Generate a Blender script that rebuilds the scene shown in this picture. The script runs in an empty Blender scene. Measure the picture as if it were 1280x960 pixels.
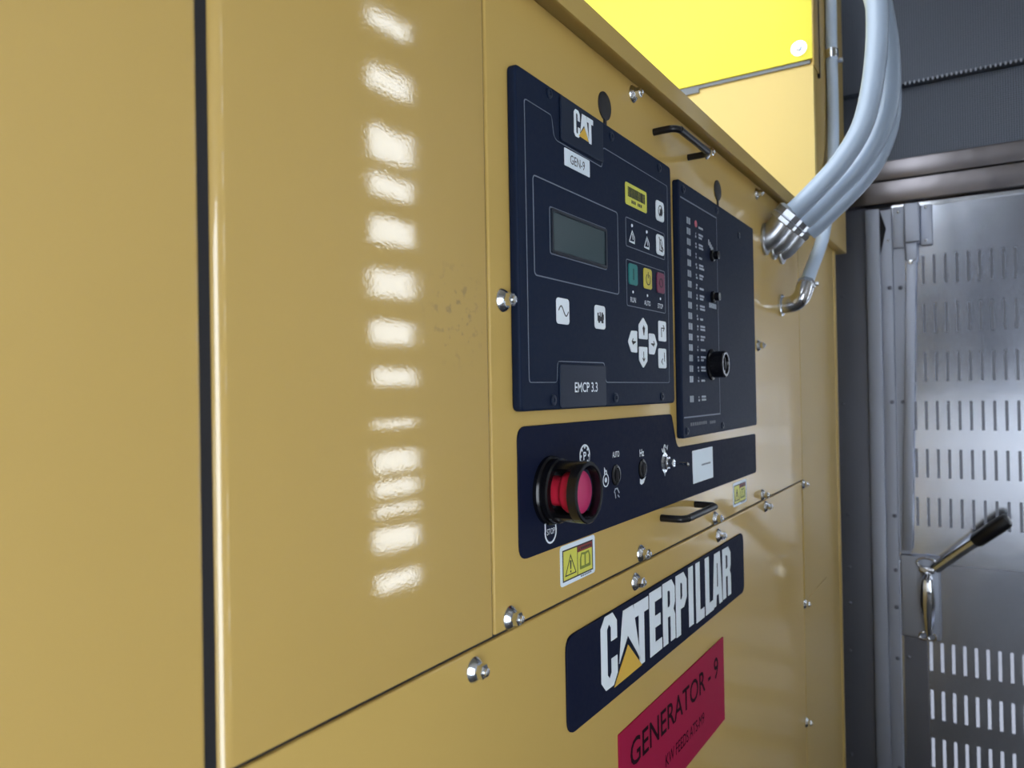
import bpy, bmesh, math, random
from mathutils import Vector, Matrix
random.seed(4)
SC = bpy.context.scene
COL = SC.collection
PI = math.pi

# ------------------------------------------------------------------ camera
cam_d = bpy.data.cameras.new('camera')
cam = bpy.data.objects.new('camera', cam_d); COL.objects.link(cam)
yaw = math.atan(602 / 961); pitch = math.atan(8.5 / 961); roll = math.radians(1.0)
fw = Vector((math.cos(yaw) * math.cos(pitch), math.sin(yaw) * math.cos(pitch), math.sin(pitch)))
rt0 = Vector((math.sin(yaw), -math.cos(yaw), 0)); up0 = rt0.cross(fw)
rt = rt0 * math.cos(roll) - up0 * math.sin(roll); up = rt.cross(fw)
M = Matrix((rt, up, -fw)).transposed().to_4x4(); M.translation = Vector((0, -0.38, 1.5))
cam.matrix_world = M
cam_d.sensor_width = 36; cam_d.lens = 36 * 961 / 1280
cam_d.clip_start = .02
cam_d.dof.use_dof = True; cam_d.dof.focus_distance = 0.86; cam_d.dof.aperture_fstop = 7.5
SC.camera = cam

# ------------------------------------------------------------------ light
w = bpy.data.worlds.new('world'); SC.world = w; w.use_nodes = True
bg = w.node_tree.nodes['Background']
bg.inputs[0].default_value = (.84, .92, 1, 1); bg.inputs[1].default_value = 8.0
SC.view_settings.view_transform = 'Standard'; SC.view_settings.look = 'None'
SC.view_settings.gamma = 1; SC.view_settings.use_curve_mapping = False
SC.view_settings.exposure = 0.0
# ------------------------------------------------------------------ materials
def mat(name, col, rough=.5, metal=0., spec=.5, coat=0., coat_rough=.05, bump=None, var=None, emit=None):
    m = bpy.data.materials.new(name); m.use_nodes = True
    nt = m.node_tree; b = nt.nodes['Principled BSDF']
    b.inputs['Base Color'].default_value = (*col, 1); b.inputs['Roughness'].default_value = rough
    b.inputs['Metallic'].default_value = metal; b.inputs['Specular IOR Level'].default_value = spec
    b.inputs['Coat Weight'].default_value = coat; b.inputs['Coat IOR'].default_value = 1.52; b.inputs['Coat Roughness'].default_value = coat_rough
    tc = nt.nodes.new('ShaderNodeTexCoord')
    if var:                                   # (scale, amount, stretch) colour + roughness variation
        mp = nt.nodes.new('ShaderNodeMapping'); mp.inputs['Scale'].default_value = var[2]
        nt.links.new(tc.outputs['Object'], mp.inputs[0])
        n = nt.nodes.new('ShaderNodeTexNoise'); n.inputs['Scale'].default_value = var[0]; n.inputs['Detail'].default_value = 6
        nt.links.new(mp.outputs[0], n.inputs['Vector'])
        r = nt.nodes.new('ShaderNodeMapRange'); r.inputs[3].default_value = 1 - var[1]; r.inputs[4].default_value = 1 + var[1]
        nt.links.new(n.outputs['Fac'], r.inputs[0])
        mx = nt.nodes.new('ShaderNodeMix'); mx.data_type = 'RGBA'; mx.blend_type = 'MULTIPLY'; mx.inputs[0].default_value = 1
        mx.inputs[6].default_value = (*col, 1); nt.links.new(r.outputs[0], mx.inputs[7])
        nt.links.new(mx.outputs[2], b.inputs['Base Color'])
        mr = nt.nodes.new('ShaderNodeMath'); mr.operation = 'MULTIPLY'; mr.inputs[1].default_value = rough
        nt.links.new(r.outputs[0], mr.inputs[0]); nt.links.new(mr.outputs[0], b.inputs['Roughness'])
    last = None
    for (sc, st, dist) in (bump or []):
        n = nt.nodes.new('ShaderNodeTexNoise'); n.inputs['Scale'].default_value = sc; n.inputs['Detail'].default_value = 2
        nt.links.new(tc.outputs['Object'], n.inputs['Vector'])
        bp = nt.nodes.new('ShaderNodeBump'); bp.inputs['Strength'].default_value = st; bp.inputs['Distance'].default_value = dist
        nt.links.new(n.outputs['Fac'], bp.inputs['Height'])
        if last: nt.links.new(last.outputs[0], bp.inputs['Normal'])
        last = bp
    if last:
        nt.links.new(last.outputs[0], b.inputs['Normal']); nt.links.new(last.outputs[0], b.inputs['Coat Normal'])
    if emit:
        b.inputs['Emission Color'].default_value = (*col, 1); b.inputs['Emission Strength'].default_value = emit
    return m

PAINT_BUMP = [(420, 1.0, .000026), (14, 1.0, .0002)]
M_PAINT = mat('ochre_gloss_paint', (.555, .37, .105), .38, spec=.3, coat=1, coat_rough=.03, bump=PAINT_BUMP, var=(3, .05, (1, 1, 1)))
M_PAINT.node_tree.nodes['Principled BSDF'].inputs['Coat IOR'].default_value = 1.68
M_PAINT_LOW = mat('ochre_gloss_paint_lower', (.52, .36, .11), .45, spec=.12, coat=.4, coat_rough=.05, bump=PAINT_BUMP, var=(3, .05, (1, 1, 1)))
M_PAINT_G = mat('ochre_gloss_paint_gauge', (.575, .39, .115), .42, spec=.12, coat=.4, coat_rough=.04, bump=PAINT_BUMP, var=(3, .05, (1, 1, 1)))
M_LEMON = mat('lemon_yellow_paint', (.92, .86, .10), .5, spec=.2, coat=0, bump=[(300, .6, .00004)])
M_BUFF = mat('buff_paint', (.70, .54, .20), .5, spec=.25, coat=0, bump=[(300, .6, .00004)])
M_RUBBER = mat('black_rubber', (.012, .012, .016), .6)
M_BLACK = mat('navy_black_plastic', (.006, .013, .036), .55, spec=.15, bump=[(1800, .6, .0001)], var=(220, .15, (1, 1, 1)))
M_BADGE = mat('navy_badge', (.0085, .016, .038), .38, spec=.25)
M_PLATE = mat('navy_switch_plate', (.0065, .010, .030), .6, spec=.1, var=(200, .15, (1, 1, 1)))
M_GREYLINE = mat('grey_print', (.17, .20, .26), .5)
M_WHITE = mat('white_print', (.86, .93, 1.0), .4)
M_WHITESTICK = mat('white_sticker', (.80, .90, 1.0), .4)
M_INK = mat('black_ink', (.01, .012, .02), .5)
M_LCD = mat('lcd_glass', (.055, .085, .095), .12, spec=.5)
M_LCDFRAME = mat('lcd_frame', (.012, .018, .03), .3)
M_GREEN = mat('green_key', (.015, .20, .20), .4)
M_YKEY = mat('yellow_key', (.62, .53, .07), .4)
M_RKEY = mat('crimson_key', (.17, .012, .06), .4)
M_STICKY = mat('yellow_sticker', (.72, .70, .10), .4)
M_LOGOY = mat('logo_yellow', (.78, .48, .06), .4)
M_RED = mat('red_plastic', (.62, .02, .05), .35)
M_REDFACE = mat('red_button_face', (.50, .03, .13), .45)
M_BLKGLOSS = mat('black_gloss_plastic', (.005, .005, .007), .22, spec=.4)
M_FIT = mat('cast_zinc_fitting', (.52, .54, .58), .32, metal=1, var=(90, .3, (1, 1, 1)))
M_CHROME = mat('zinc_plated_steel', (.74, .77, .82), .22, metal=1, var=(120, .25, (1, 1, 1)))
M_HANDLE = mat('black_coated_steel', (.006, .006, .009), .35, spec=.4)
M_CRIMSON = mat('crimson_plastic_sign', (.36, .010, .055), .5, spec=.12)
M_ENGRAVE = mat('dark_engraving', (.012, .002, .006), .6, spec=.08)
M_STEEL = mat('brushed_stainless', (.62, .65, .74), .18, metal=1, var=(6, .22, (1, 1, .25)), bump=[(5, .5, .002)])
M_STEELD = mat('dark_stainless', (.20, .21, .26), .42, metal=1, var=(5, .2, (1, 1, .3)))
M_STEELP = mat('polished_stainless', (.62, .63, .67), .18, metal=1, var=(14, .35, (1, 1, 1)))
M_STEELM = mat('matte_steel', (.41, .44, .53), .55, metal=.9, var=(7, .15, (1, 1, .3)))
M_BRONZE = mat('stainless_header', (.19, .175, .185), .32, metal=1, bump=[(7, .6, .004)], var=(9, .3, (1, 1, 1)))
M_PVC = mat('grey_pvc_conduit', (.30, .37, .48), .36, spec=.5)
M_PVCD = mat('grey_pvc_dark', (.30, .34, .43), .4)
M_PIPE = mat('light_grey_pipe', (.50, .60, .76), .3)
M_MIRROR = mat('polished_chrome', (.8, .81, .84), .06, metal=1)
M_WALL = mat('grey_painted_wall', (.30, .30, .31), .7, var=(4, .12, (1, 1, 1)))
M_VENTW = mat('galvanised_louvre_wall', (.30, .29, .28), .6, metal=.0, var=(5, .1, (1, 1, 1)))
M_FLOOR = mat('dark_floor_plate', (.05, .05, .055), .6, var=(8, .2, (1, 1, 1)))
M_GROUND = mat('concrete_ground', (.14, .14, .16), .9, var=(2, .2, (1, 1, 1)))
M_GAPSHADOW = mat('gap_shadow_black', (.01, .01, .012), .9)

def perforated():
    m = mat('perforated_dark_sheet', (.075, .08, .10), .55, metal=.3)
    nt = m.node_tree; b = nt.nodes['Principled BSDF']
    tc = nt.nodes.new('ShaderNodeTexCoord'); mp = nt.nodes.new('ShaderNodeMapping')
    mp.inputs['Scale'].default_value = (1, 1, 1); nt.links.new(tc.outputs['Object'], mp.inputs[0])
    v = nt.nodes.new('ShaderNodeTexVoronoi'); v.inputs['Scale'].default_value = 160; v.inputs['Randomness'].default_value = 0
    nt.links.new(mp.outputs[0], v.inputs['Vector'])
    r = nt.nodes.new('ShaderNodeMapRange'); r.inputs[1].default_value = .25; r.inputs[2].default_value = .34
    nt.links.new(v.outputs['Distance'], r.inputs[0])
    mx = nt.nodes.new('ShaderNodeMix'); mx.data_type = 'RGBA'
    mx.inputs[6].default_value = (.02, .022, .03, 1); mx.inputs[7].default_value = (.13, .15, .20, 1)
    nt.links.new(r.outputs[0], mx.inputs[0]); nt.links.new(mx.outputs[2], b.inputs['Base Color'])
    return m
M_PERF = perforated()

# smudge on the second door panel: dusty grey rub marks
def smudged():
    m = M_PAINT.copy(); m.name = 'ochre_gloss_paint_rubbed'
    nt = m.node_tree; b = nt.nodes['Principled BSDF']
    old = b.inputs['Base Color'].links[0].from_socket
    tc = nt.nodes.new('ShaderNodeTexCoord')
    d = nt.nodes.new('ShaderNodeVectorMath'); d.operation = 'DISTANCE'; d.inputs[1].default_value = (.522, 0, 1.565)
    nt.links.new(tc.outputs['Object'], d.inputs[0])
    r = nt.nodes.new('ShaderNodeMapRange'); r.inputs[1].default_value = .015; r.inputs[2].default_value = .05
    r.inputs[3].default_value = 1; r.inputs[4].default_value = 0; nt.links.new(d.outputs['Value'], r.inputs[0])
    n = nt.nodes.new('ShaderNodeTexNoise'); n.inputs['Scale'].default_value = 110; n.inputs['Detail'].default_value = 5
    nt.links.new(tc.outputs['Object'], n.inputs['Vector'])
    r2 = nt.nodes.new('ShaderNodeMapRange'); r2.inputs[1].default_value = .56; r2.inputs[2].default_value = .66
    nt.links.new(n.outputs['Fac'], r2.inputs[0])
    mu = nt.nodes.new('ShaderNodeMath'); mu.operation = 'MULTIPLY'
    nt.links.new(r.outputs[0], mu.inputs[0]); nt.links.new(r2.outputs[0], mu.inputs[1])
    mu2 = nt.nodes.new('ShaderNodeMath'); mu2.operation = 'MULTIPLY'; mu2.inputs[1].default_value = .5
    nt.links.new(mu.outputs[0], mu2.inputs[0])
    mx = nt.nodes.new('ShaderNodeMix'); mx.data_type = 'RGBA'; mx.inputs[7].default_value = (.20, .15, .09, 1)
    nt.links.new(mu2.outputs[0], mx.inputs[0]); nt.links.new(old, mx.inputs[6])
    nt.links.new(mx.outputs[2], b.inputs['Base Color'])
    return m
M_PAINT2 = smudged()

# ------------------------------------------------------------------ helpers
def link_mesh(name, me, m, parent=None, loc=None):
    o = bpy.data.objects.new(name, me); COL.objects.link(o)
    if m and not me.materials: me.materials.append(m)
    if parent: o.parent = parent
    if loc: o.location = loc
    return o
def from_bm(name, bm, m, parent=None, smooth=False, loc=None):
    me = bpy.data.meshes.new(name); bm.normal_update(); bm.to_mesh(me); bm.free()
    if smooth:
        me.shade_smooth(); me.set_sharp_from_angle(angle=math.radians(35))
    return link_mesh(name, me, m, parent, loc)
def thing(name, label, cat, loc=(0, 0, 0), group=None):
    o = bpy.data.objects.new(name, None); COL.objects.link(o); o.location = (0, 0, 0)
    o.empty_display_size = .05
    o['label'] = label; o['category'] = cat
    if group: o['group'] = group
    return o
def structure(o): o['kind'] = 'structure'; return o
def stuff(o): o['kind'] = 'stuff'; return o

def curve_mesh(loops, th=0., bevel=0., res=3):
    cu = bpy.data.curves.new('c', 'CURVE'); cu.dimensions = '2D'; cu.fill_mode = 'BOTH'
    for lp in loops:
        s = cu.splines.new('POLY'); s.points.add(len(lp) - 1); s.use_cyclic_u = True
        for i, p in enumerate(lp): s.points[i].co = (p[0], p[1], 0, 1)
    if bevel:
        cu.bevel_depth = bevel; cu.bevel_resolution = res; cu.offset = -bevel
        cu.extrude = max(th / 2 - bevel, 0)
    else: cu.extrude = th / 2
    o = bpy.data.objects.new('c', cu)
    me = bpy.data.meshes.new_from_object(o)
    bpy.data.objects.remove(o); bpy.data.curves.remove(cu)
    return me
def to_wall(me, yb, th):
    """curve plane (u,v) -> world (x,z); back face at y=yb, front at yb-th"""
    me.transform(Matrix(((1, 0, 0, 0), (0, 0, -1, yb - th / 2), (0, 1, 0, 0), (0, 0, 0, 1))))
    return me
def flat(name, loops, yb, th, m, parent=None, bevel=0., res=3):
    """slab lying on a plane facing -Y"""
    if loops and not isinstance(loops[0][0], (tuple, list)): loops = [loops]
    me = to_wall(curve_mesh(loops, th, bevel, res), yb, th)
    if bevel: me.shade_smooth(); me.set_sharp_from_angle(angle=math.radians(40))
    me.materials.clear()
    return link_mesh(name, me, m, parent)
def rr(x0, z0, x1, z1, r=0., n=5):
    if r <= 0: return [(x0, z0), (x1, z0), (x1, z1), (x0, z1)]
    out = []
    for cx, cz, a in ((x1 - r, z0 + r, -90), (x1 - r, z1 - r, 0), (x0 + r, z1 - r, 90), (x0 + r, z0 + r, 180)):
        for i in range(n + 1):
            t = math.radians(a + 90 * i / n); out.append((cx + r * math.cos(t), cz + r * math.sin(t)))
    return out
def ring(cx, cz, r, n=24, sx=1.):
    return [(cx + sx * r * math.cos(2 * PI * i / n), cz + r * math.sin(2 * PI * i / n)) for i in range(n)]
def border(x0, z0, x1, z1, r, t):
    return [rr(x0, z0, x1, z1, r), rr(x0 + t, z0 + t, x1 - t, z1 - t, max(r - t, .0004))]
def rib(pts, t):
    """open polyline -> closed ribbon loop of width t"""
    L, R = [], []
    n = len(pts)
    for i, p in enumerate(pts):
        a = Vector(pts[max(i - 1, 0)]); b = Vector(pts[min(i + 1, n - 1)])
        d = (b - a).normalized(); nn = Vector((-d.y, d.x))
        k = 1.
        if 0 < i < n - 1:
            d1 = (Vector(p) - a).normalized(); k = 1 / max(.5, abs(nn.dot(Vector((-d1.y, d1.x)))))
        L.append(tuple(Vector(p) + nn * t / 2 * k)); R.append(tuple(Vector(p) - nn * t / 2 * k))
    return L + R[::-1]
def fillet(pts, r, n=4):
    out = []
    for i, p in enumerate(pts):
        if i in (0, len(pts) - 1) : out.append(p); continue
        p = Vector(p); a = Vector(pts[i - 1]); b = Vector(pts[i + 1])
        d1 = (a - p); d2 = (b - p); rr_ = min(r, d1.length * .45, d2.length * .45)
        s = p + d1.normalized() * rr_; e = p + d2.normalized() * rr_
        for k in range(n + 1):
            t = k / n; out.append(tuple(s * (1 - t) ** 2 + p * 2 * t * (1 - t) + e * t * t))
    return out
def fillet_closed(pts, rs, n=5):
    out = []; N = len(pts)
    for i, p in enumerate(pts):
        r = rs[i] if isinstance(rs, (list, tuple)) else rs
        p = Vector(p); a = Vector(pts[i - 1]); b = Vector(pts[(i + 1) % N])
        if r <= 0: out.append(tuple(p)); continue
        d1 = a - p; d2 = b - p; q = min(r, d1.length * .49, d2.length * .49)
        s = p + d1.normalized() * q; e = p + d2.normalized() * q
        for k in range(n + 1):
            t = k / n; out.append(tuple(s * (1 - t) ** 2 + p * 2 * t * (1 - t) + e * t * t))
    return out
def text(name, body, x0, z0, x1, z1, yb, m, parent=None, bold=0., th=.0003, fit=True):
    cu = bpy.data.curves.new('t', 'FONT'); cu.body = body; cu.size = 1; cu.offset = bold; cu.resolution_u = 3
    o = bpy.data.objects.new('t', cu); me = bpy.data.meshes.new_from_object(o)
    bpy.data.objects.remove(o); bpy.data.curves.remove(cu)
    xs = [v.co.x for v in me.vertices]; ys = [v.co.y for v in me.vertices]
    sx = (x1 - x0) / (max(xs) - min(xs)); sz = (z1 - z0) / (max(ys) - min(ys))
    mx, my = min(xs), min(ys)
    for v in me.vertices: v.co = Vector((x0 + (v.co.x - mx) * sx, yb - th, z0 + (v.co.y - my) * sz))
    return link_mesh(name, me, m, parent)
def join_loops(*ls):
    out = []
    for l in ls:
        if isinstance(l[0][0], (tuple, list)): out += l
        else: out.append(l)
    return out

def bx(bm, x0, x1, y0, y1, z0, z1, rot=None):
    vs = [bm.verts.new((x, y, z)) for x in (x0, x1) for y in (y0, y1) for z in (z0, z1)]
    for f in ((0, 1, 3, 2), (4, 6, 7, 5), (0, 4, 5, 1), (2, 3, 7, 6), (0, 2, 6, 4), (1, 5, 7, 3)):
        bm.faces.new([vs[i] for i in f])
    return vs
def box(name, x0, x1, y0, y1, z0, z1, m, parent=None, bev=0., seg=3):
    bm = bmesh.new(); bx(bm, min(x0, x1), max(x0, x1), min(y0, y1), max(y0, y1), min(z0, z1), max(z0, z1))
    bmesh.ops.recalc_face_normals(bm, faces=bm.faces)
    if bev: bmesh.ops.bevel(bm, geom=bm.edges[:], offset=bev, segments=seg, affect='EDGES', profile=.5)
    return from_bm(name, bm, m, parent, smooth=bool(bev))
def lathe(name, prof, m, parent=None, origin=(0, 0, 0), axis=(0, -1, 0), n=32, smooth=True, sides=None):
    """prof: (radius, height along axis) list"""
    bm = bmesh.new(); q = Vector((0, 0, 1)).rotation_difference(Vector(axis)); O = Vector(origin)
    rows = []
    for r, h in prof:
        rows.append([bm.verts.new(O + q @ Vector((r * math.cos(2 * PI * i / n), r * math.sin(2 * PI * i / n), h))) for i in range(n)])
    for a, b in zip(rows, rows[1:]):
        for i in range(n): bm.faces.new((a[i], a[(i + 1) % n], b[(i + 1) % n], b[i]))
    if prof[0][0] > 1e-6: bm.faces.new(rows[0][::-1])
    if prof[-1][0] > 1e-6: bm.faces.new(rows[-1])
    bmesh.ops.remove_doubles(bm, verts=bm.verts, dist=1e-6)
    bmesh.ops.recalc_face_normals(bm, faces=bm.faces)
    return from_bm(name, bm, m, parent, smooth=smooth)
def catmull(P, n=8):
    P = [Vector(p) for p in P]; out = []
    Q = [P[0] * 2 - P[1]] + P + [P[-1] * 2 - P[-2]]
    for i in range(1, len(Q) - 2):
        for k in range(n):
            t = k / n
            out.append(.5 * ((2 * Q[i]) + (-Q[i - 1] + Q[i + 1]) * t + (2 * Q[i - 1] - 5 * Q[i] + 4 * Q[i + 1] - Q[i + 2]) * t * t
                             + (-Q[i - 1] + 3 * Q[i] - 3 * Q[i + 1] + Q[i + 2]) * t ** 3))
    out.append(P[-1]); return out
def tube(name, path, r, m, parent=None, n=20, caps=True):
    path = [Vector(p) for p in path]; bm = bmesh.new(); rows = []; nv = None
    for i, p in enumerate(path):
        t = (path[min(i + 1, len(path) - 1)] - path[max(i - 1, 0)]).normalized()
        if nv is None: nv = t.orthogonal().normalized()
        nv = (nv - t * nv.dot(t)).normalized(); b = t.cross(nv)
        rad = r[i] if isinstance(r, (list, tuple)) else r
        rows.append([bm.verts.new(p + (nv * math.cos(2 * PI * k / n) + b * math.sin(2 * PI * k / n)) * rad) for k in range(n)])
    for a, b in zip(rows, rows[1:]):
        for k in range(n): bm.faces.new((a[k], a[(k + 1) % n], b[(k + 1) % n], b[k]))
    if caps: bm.faces.new(rows[0][::-1]); bm.faces.new(rows[-1])
    bmesh.ops.recalc_face_normals(bm, faces=bm.faces)
    return from_bm(name, bm, m, parent, smooth=True)
def holed(name, us, vs, holes, place, th, m, parent=None):
    """sheet of grid cells with rectangular openings; place(u,v,d)->world point, d = depth"""
    bm = bmesh.new(); V = {}
    def vert(i, j, d):
        k = (i, j, d)
        if k not in V: V[k] = bm.verts.new(place(us[i], vs[j], d * th))
        return V[k]
    nu, nv = len(us) - 1, len(vs) - 1
    solid = [[not any(a - 1e-6 <= (us[i] + us[i + 1]) / 2 <= b + 1e-6 and c - 1e-6 <= (vs[j] + vs[j + 1]) / 2 <= d + 1e-6 for a, b, c, d in holes)
              for j in range(nv)] for i in range(nu)]
    for i in range(nu):
        for j in range(nv):
            if not solid[i][j]: continue
            for d in (0, 1): bm.faces.new([vert(i, j, d), vert(i + 1, j, d), vert(i + 1, j + 1, d), vert(i, j + 1, d)])
            for di, dj, e in ((-1, 0, ((i, j), (i, j + 1))), (1, 0, ((i + 1, j), (i + 1, j + 1))), (0, -1, ((i, j), (i + 1, j))), (0, 1, ((i, j + 1), (i + 1, j + 1)))):
                a, b = i + di, j + dj
                if not (0 <= a < nu and 0 <= b < nv) or not solid[a][b]:
                    bm.faces.new([vert(*e[0], 0), vert(*e[1], 0), vert(*e[1], 1), vert(*e[0], 1)])
    bmesh.ops.recalc_face_normals(bm, faces=bm.faces)
    return from_bm(name, bm, m, parent)
def grid_lines(lo, hi, holes, k):
    s = {round(lo, 5), round(hi, 5)}
    for h in holes: s |= {round(h[k], 5), round(h[k + 1], 5)}
    return sorted(s)

# ================================================================== SETTING
X_END = 2.60
structure(box('floor', -2.6, 2.75, -1.46, 1.6, -.06, 0, M_FLOOR))
structure(box('ground', 2.76, 6.0, -1.3, 3, -.12, -.06, M_GROUND))
structure(box('ceiling', -2.6, 2.72, -1.46, -.09, 3.0, 3.05, M_WALL))
structure(box('ceiling_sky_blocker', 1.35, 2.72, -.05, 1.46, 3.0, 3.05, M_WALL))  # added unseen roof part, limits skylight on the upper housing
structure(box('wall_back', -2.62, 2.72, 1.4, 1.45, 0, 3.0, M_WALL))

# wall_front: the aisle wall opposite the machine, with louvre openings and an added light opening
wall_openings = []
for z0, z1 in ((2.77, 2.854), (2.55, 2.645), (2.31, 2.436), (2.185, 2.27), (2.018, 2.116), (1.837, 1.935), (1.67, 1.75), (1.53, 1.586),
               (1.377, 1.405), (1.224, 1.294), (1.14, 1.196), (1.07, 1.11), (.945, 1.03), (.806, .876)):
    wall_openings.append((1.955, 2.215, z0, z1)); 
    wall_openings.append((.69, .775, z0 - .02, z1 - .02))
wall_openings.append((-1.42, -.36, .25, 2.0))  # added unseen opening, lights the enclosure front from the left
us = grid_lines(-2.6, 2.72, wall_openings, 0); vs = grid_lines(0, 3.0, wall_openings, 2)
structure(holed('wall_front', us, vs, wall_openings, lambda u, v, d: (u, -1.40 - d, v), .04, M_VENTW))
# wall_left: end of the aisle behind the camera, open doorway
op = []
M_WALLD = mat('dark_blue_end_wall', (.055, .06, .075), .7, var=(4, .12, (1, 1, 1)))
structure(holed('wall_left', grid_lines(-1.44, 1.45, op, 0), grid_lines(0, 3.0, op, 2), op, lambda u, v, d: (-1.6 - d, u, v), .05, M_WALLD))
structure(box('bounce_panel', -1.6, -1.575, -1.39, .9, .30, 1.40, mat('white_bounce_panel', (.75, .76, .78), .5), bev=.004))  # added unseen reflector, gives the door its bright middle

# wall_end: steel bulkhead with the door
we = structure(holed('wall_end', [-1.44, -.70, -.128, 1.45], [0, 2.04, 3.05], [(-.70, -.128, 0, 2.04)], lambda u, v, d: (X_END + .03 + d, u, v), .04, M_STEELD))
# dark cover strip beside the machine (bolted)
st = structure(box('trim_1', X_END, X_END + .03, -.055, .20, 0, 2.045, M_STEELD))
def domed(parent, y, z, r=.006, x=X_END, m=M_STEELP):
    return lathe('bolt', [(r, 0), (r, .002), (r * .75, .004), (r * .3, .005), (0, .005)], m, parent, (x, y, z), (-1, 0, 0), 12)
for y, z in ((.0142, 1.0948), (.0144, .9305), (.0146, .8178), (.0175, .6687), (.0169, 1.7784), (.0228, 1.44), (.02, .345)):
    domed(st, y, z, .006, X_END, M_STEELD)
# header beam
hd = structure(box('trim_2', X_END - .035, X_END + .03, -1.39, .6, 2.046, 2.112, M_BRONZE, bev=.003))
structure(box('trim_3', X_END - .02, X_END + .03, -1.39, .6, 2.118, 2.178, M_BRONZE, bev=.004))
structure(box('trim_4', X_END - .012, X_END + .03, -1.39, -.128, 2.030, 2.041, M_STEELP))
# perforated lining above the header
pu = structure(box('trim_8', X_END + .0, X_END + .028, -1.39, .6, 2.18, 2.392, M_PERF))
pv = structure(box('trim_9', X_END - .03, X_END + .028, -1.39, .6, 2.398, 3.0, M_PERF))
bm = bmesh.new()
for i in range(60):
    y = -.10 - i * .012; bx(bm, X_END - .034, X_END - .028, y - .004, y, 2.392, 2.400)
stuff(from_bm('crimped_edge', bm, M_STEELM, pv))

# door frame
fr = structure(box('trim_5', X_END - .028, X_END + .03, -.0955, -.055, 0, 2.034, M_STEELM, bev=.003))
fl = structure(box('trim_6', X_END - .020, X_END + .03, -.128, -.0955, 0, 2.030, M_STEELM, bev=.002))
for z in (1.7918, 1.446, 1.1028, .9394, .8273, .6742, .345): domed(fl, -.119, z, .006, X_END - .02, M_STEELD)
# tear-shaped dark plate painted in as a gap's shadow at frame top
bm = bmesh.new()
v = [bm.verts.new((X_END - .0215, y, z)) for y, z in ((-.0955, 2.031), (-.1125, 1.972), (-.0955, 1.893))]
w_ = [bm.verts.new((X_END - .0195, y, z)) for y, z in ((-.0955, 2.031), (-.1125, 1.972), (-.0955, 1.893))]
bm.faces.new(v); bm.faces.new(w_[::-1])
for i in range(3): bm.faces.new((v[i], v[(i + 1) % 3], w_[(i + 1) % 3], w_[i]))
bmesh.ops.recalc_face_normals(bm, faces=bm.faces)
from_bm('gap_shadow_plate', bm, M_GAPSHADOW, fl)

# door_1: louvred stainless door
door = structure(thing('door_1', '', '')); del door['label']; del door['category']
XD = X_END - .006
holes = []
for r_ in (1.882, 1.737, 1.592, 1.448, 1.3055, 1.161):
    for k in range(18):
        y = -.1797 - .0288 * k; holes.append((y - .004, y + .004, r_ - .086, r_))
us = grid_lines(-.695, -.128, holes, 0); vs = grid_lines(.965, 2.030, holes, 2)
leaf_u = holed('door_panel', us, vs, holes, lambda u, v, d: (XD + d, u, v), .004, M_STEEL, door)
holes = []
for r_ in (.733, .591, .449, .307, .165):
    for k in range(17):
        y = -.2075 - .0288 * k; holes.append((y - .0042, y + .0042, r_ - .087, r_))
us = grid_lines(-.695, -.1285, holes, 0); vs = grid_lines(.02, .963, holes, 2)
leaf_l = holed('door_panel', us, vs, holes, lambda u, v, d: (XD + d, u, v), .004, M_STEEL, door)
box('door_edge', XD - .004, XD + .0, -.160, -.130, .99, 2.02, M_STEELM, door)
box('door_edge', XD - .004, XD + .0, -.176, -.1365, .02, .74, M_STEELD, door)
box('door_edge', XD - .006, XD + .0, -.1975, -.176, .02, .735, M_STEELD, door)
for z in (1.7905, 1.446, .6790): domed(door, -.1475, z, .006, XD - .004, M_STEELD)
# locking rod
bm = bmesh.new(); vs_ = bx(bm, XD - .026, XD - .016, -.013, .013, 1.003, 1.905)
for v in vs_: v.co.y += -.1525 - .0275 * (v.co.z - 1.003) / .902
bmesh.ops.recalc_face_normals(bm, faces=bm.faces); bmesh.ops.bevel(bm, geom=bm.edges[:], offset=.002, segments=2, affect='EDGES', profile=.5)
rod = from_bm('lock_rod', bm, M_STEELM, door, smooth=True)
lathe('rivet', [(.008, 0), (.007, .003), (0, .004)], M_CHROME, rod, (XD - .026, -.179, 1.862), (-1, 0, 0), 14)
rb = box('rod_guide', XD - .04, XD - .004, -.2035, -.163, 1.919, 2.036, M_STEELM, door, bev=.004)
box('guide_flange', XD - .012, XD - .004, -.163, -.131, 1.910, 2.034, M_STEELM, rb, bev=.002)
box('guide_flange', XD - .012, XD - .004, -.235, -.2035, 1.911, 2.030, M_STEELM, rb, bev=.002)
for y, z in ((-.147, 2.018), (-.219, 2.022), (-.219, 1.925), (-.118, 1.935)):
    domed(rb, y, z, .005, XD - .012, M_CHROME)
box('rod_eye', XD - .030, XD - .014, -.196, -.163, 1.865, 1.925, M_STEELM, door, bev=.005)
# latch plate, paddle latch, throw lever
lp = box('latch_plate', XD - .020, XD - .0, -.235, -.132, .745, .988, M_STEELM, door, bev=.004)
la = thing('latch', '', ''); del la['label']; del la['category']; la.parent = door
box('latch_bracket', XD - .045, XD - .02, -.224, -.183, .944, .962, M_STEELP, la, bev=.004)
tube('latch_ring', [(XD - .03, -.203 + .026 * math.cos(t * PI / 8), .972 + .014 * math.sin(t * PI / 8)) for t in range(17)], .004, M_STEELP, la, 10)
bm = bmesh.new()
prof = [(.946, .010, .030), (.93, .014, .05), (.90, .017, .056), (.86, .019, .052), (.82, .017, .044), (.78, .013, .032), (.764, .010, .026)]
rows = []
for z, hw, dp in prof:
    rows.append([bm.verts.new((XD - .02 - dp + ox, -.205 + oy, z)) for oy, ox in ((-hw, dp), (-hw, .010), (-hw * .6, .002), (0, 0), (hw * .6, .002), (hw, .010), (hw, dp))])
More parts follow.
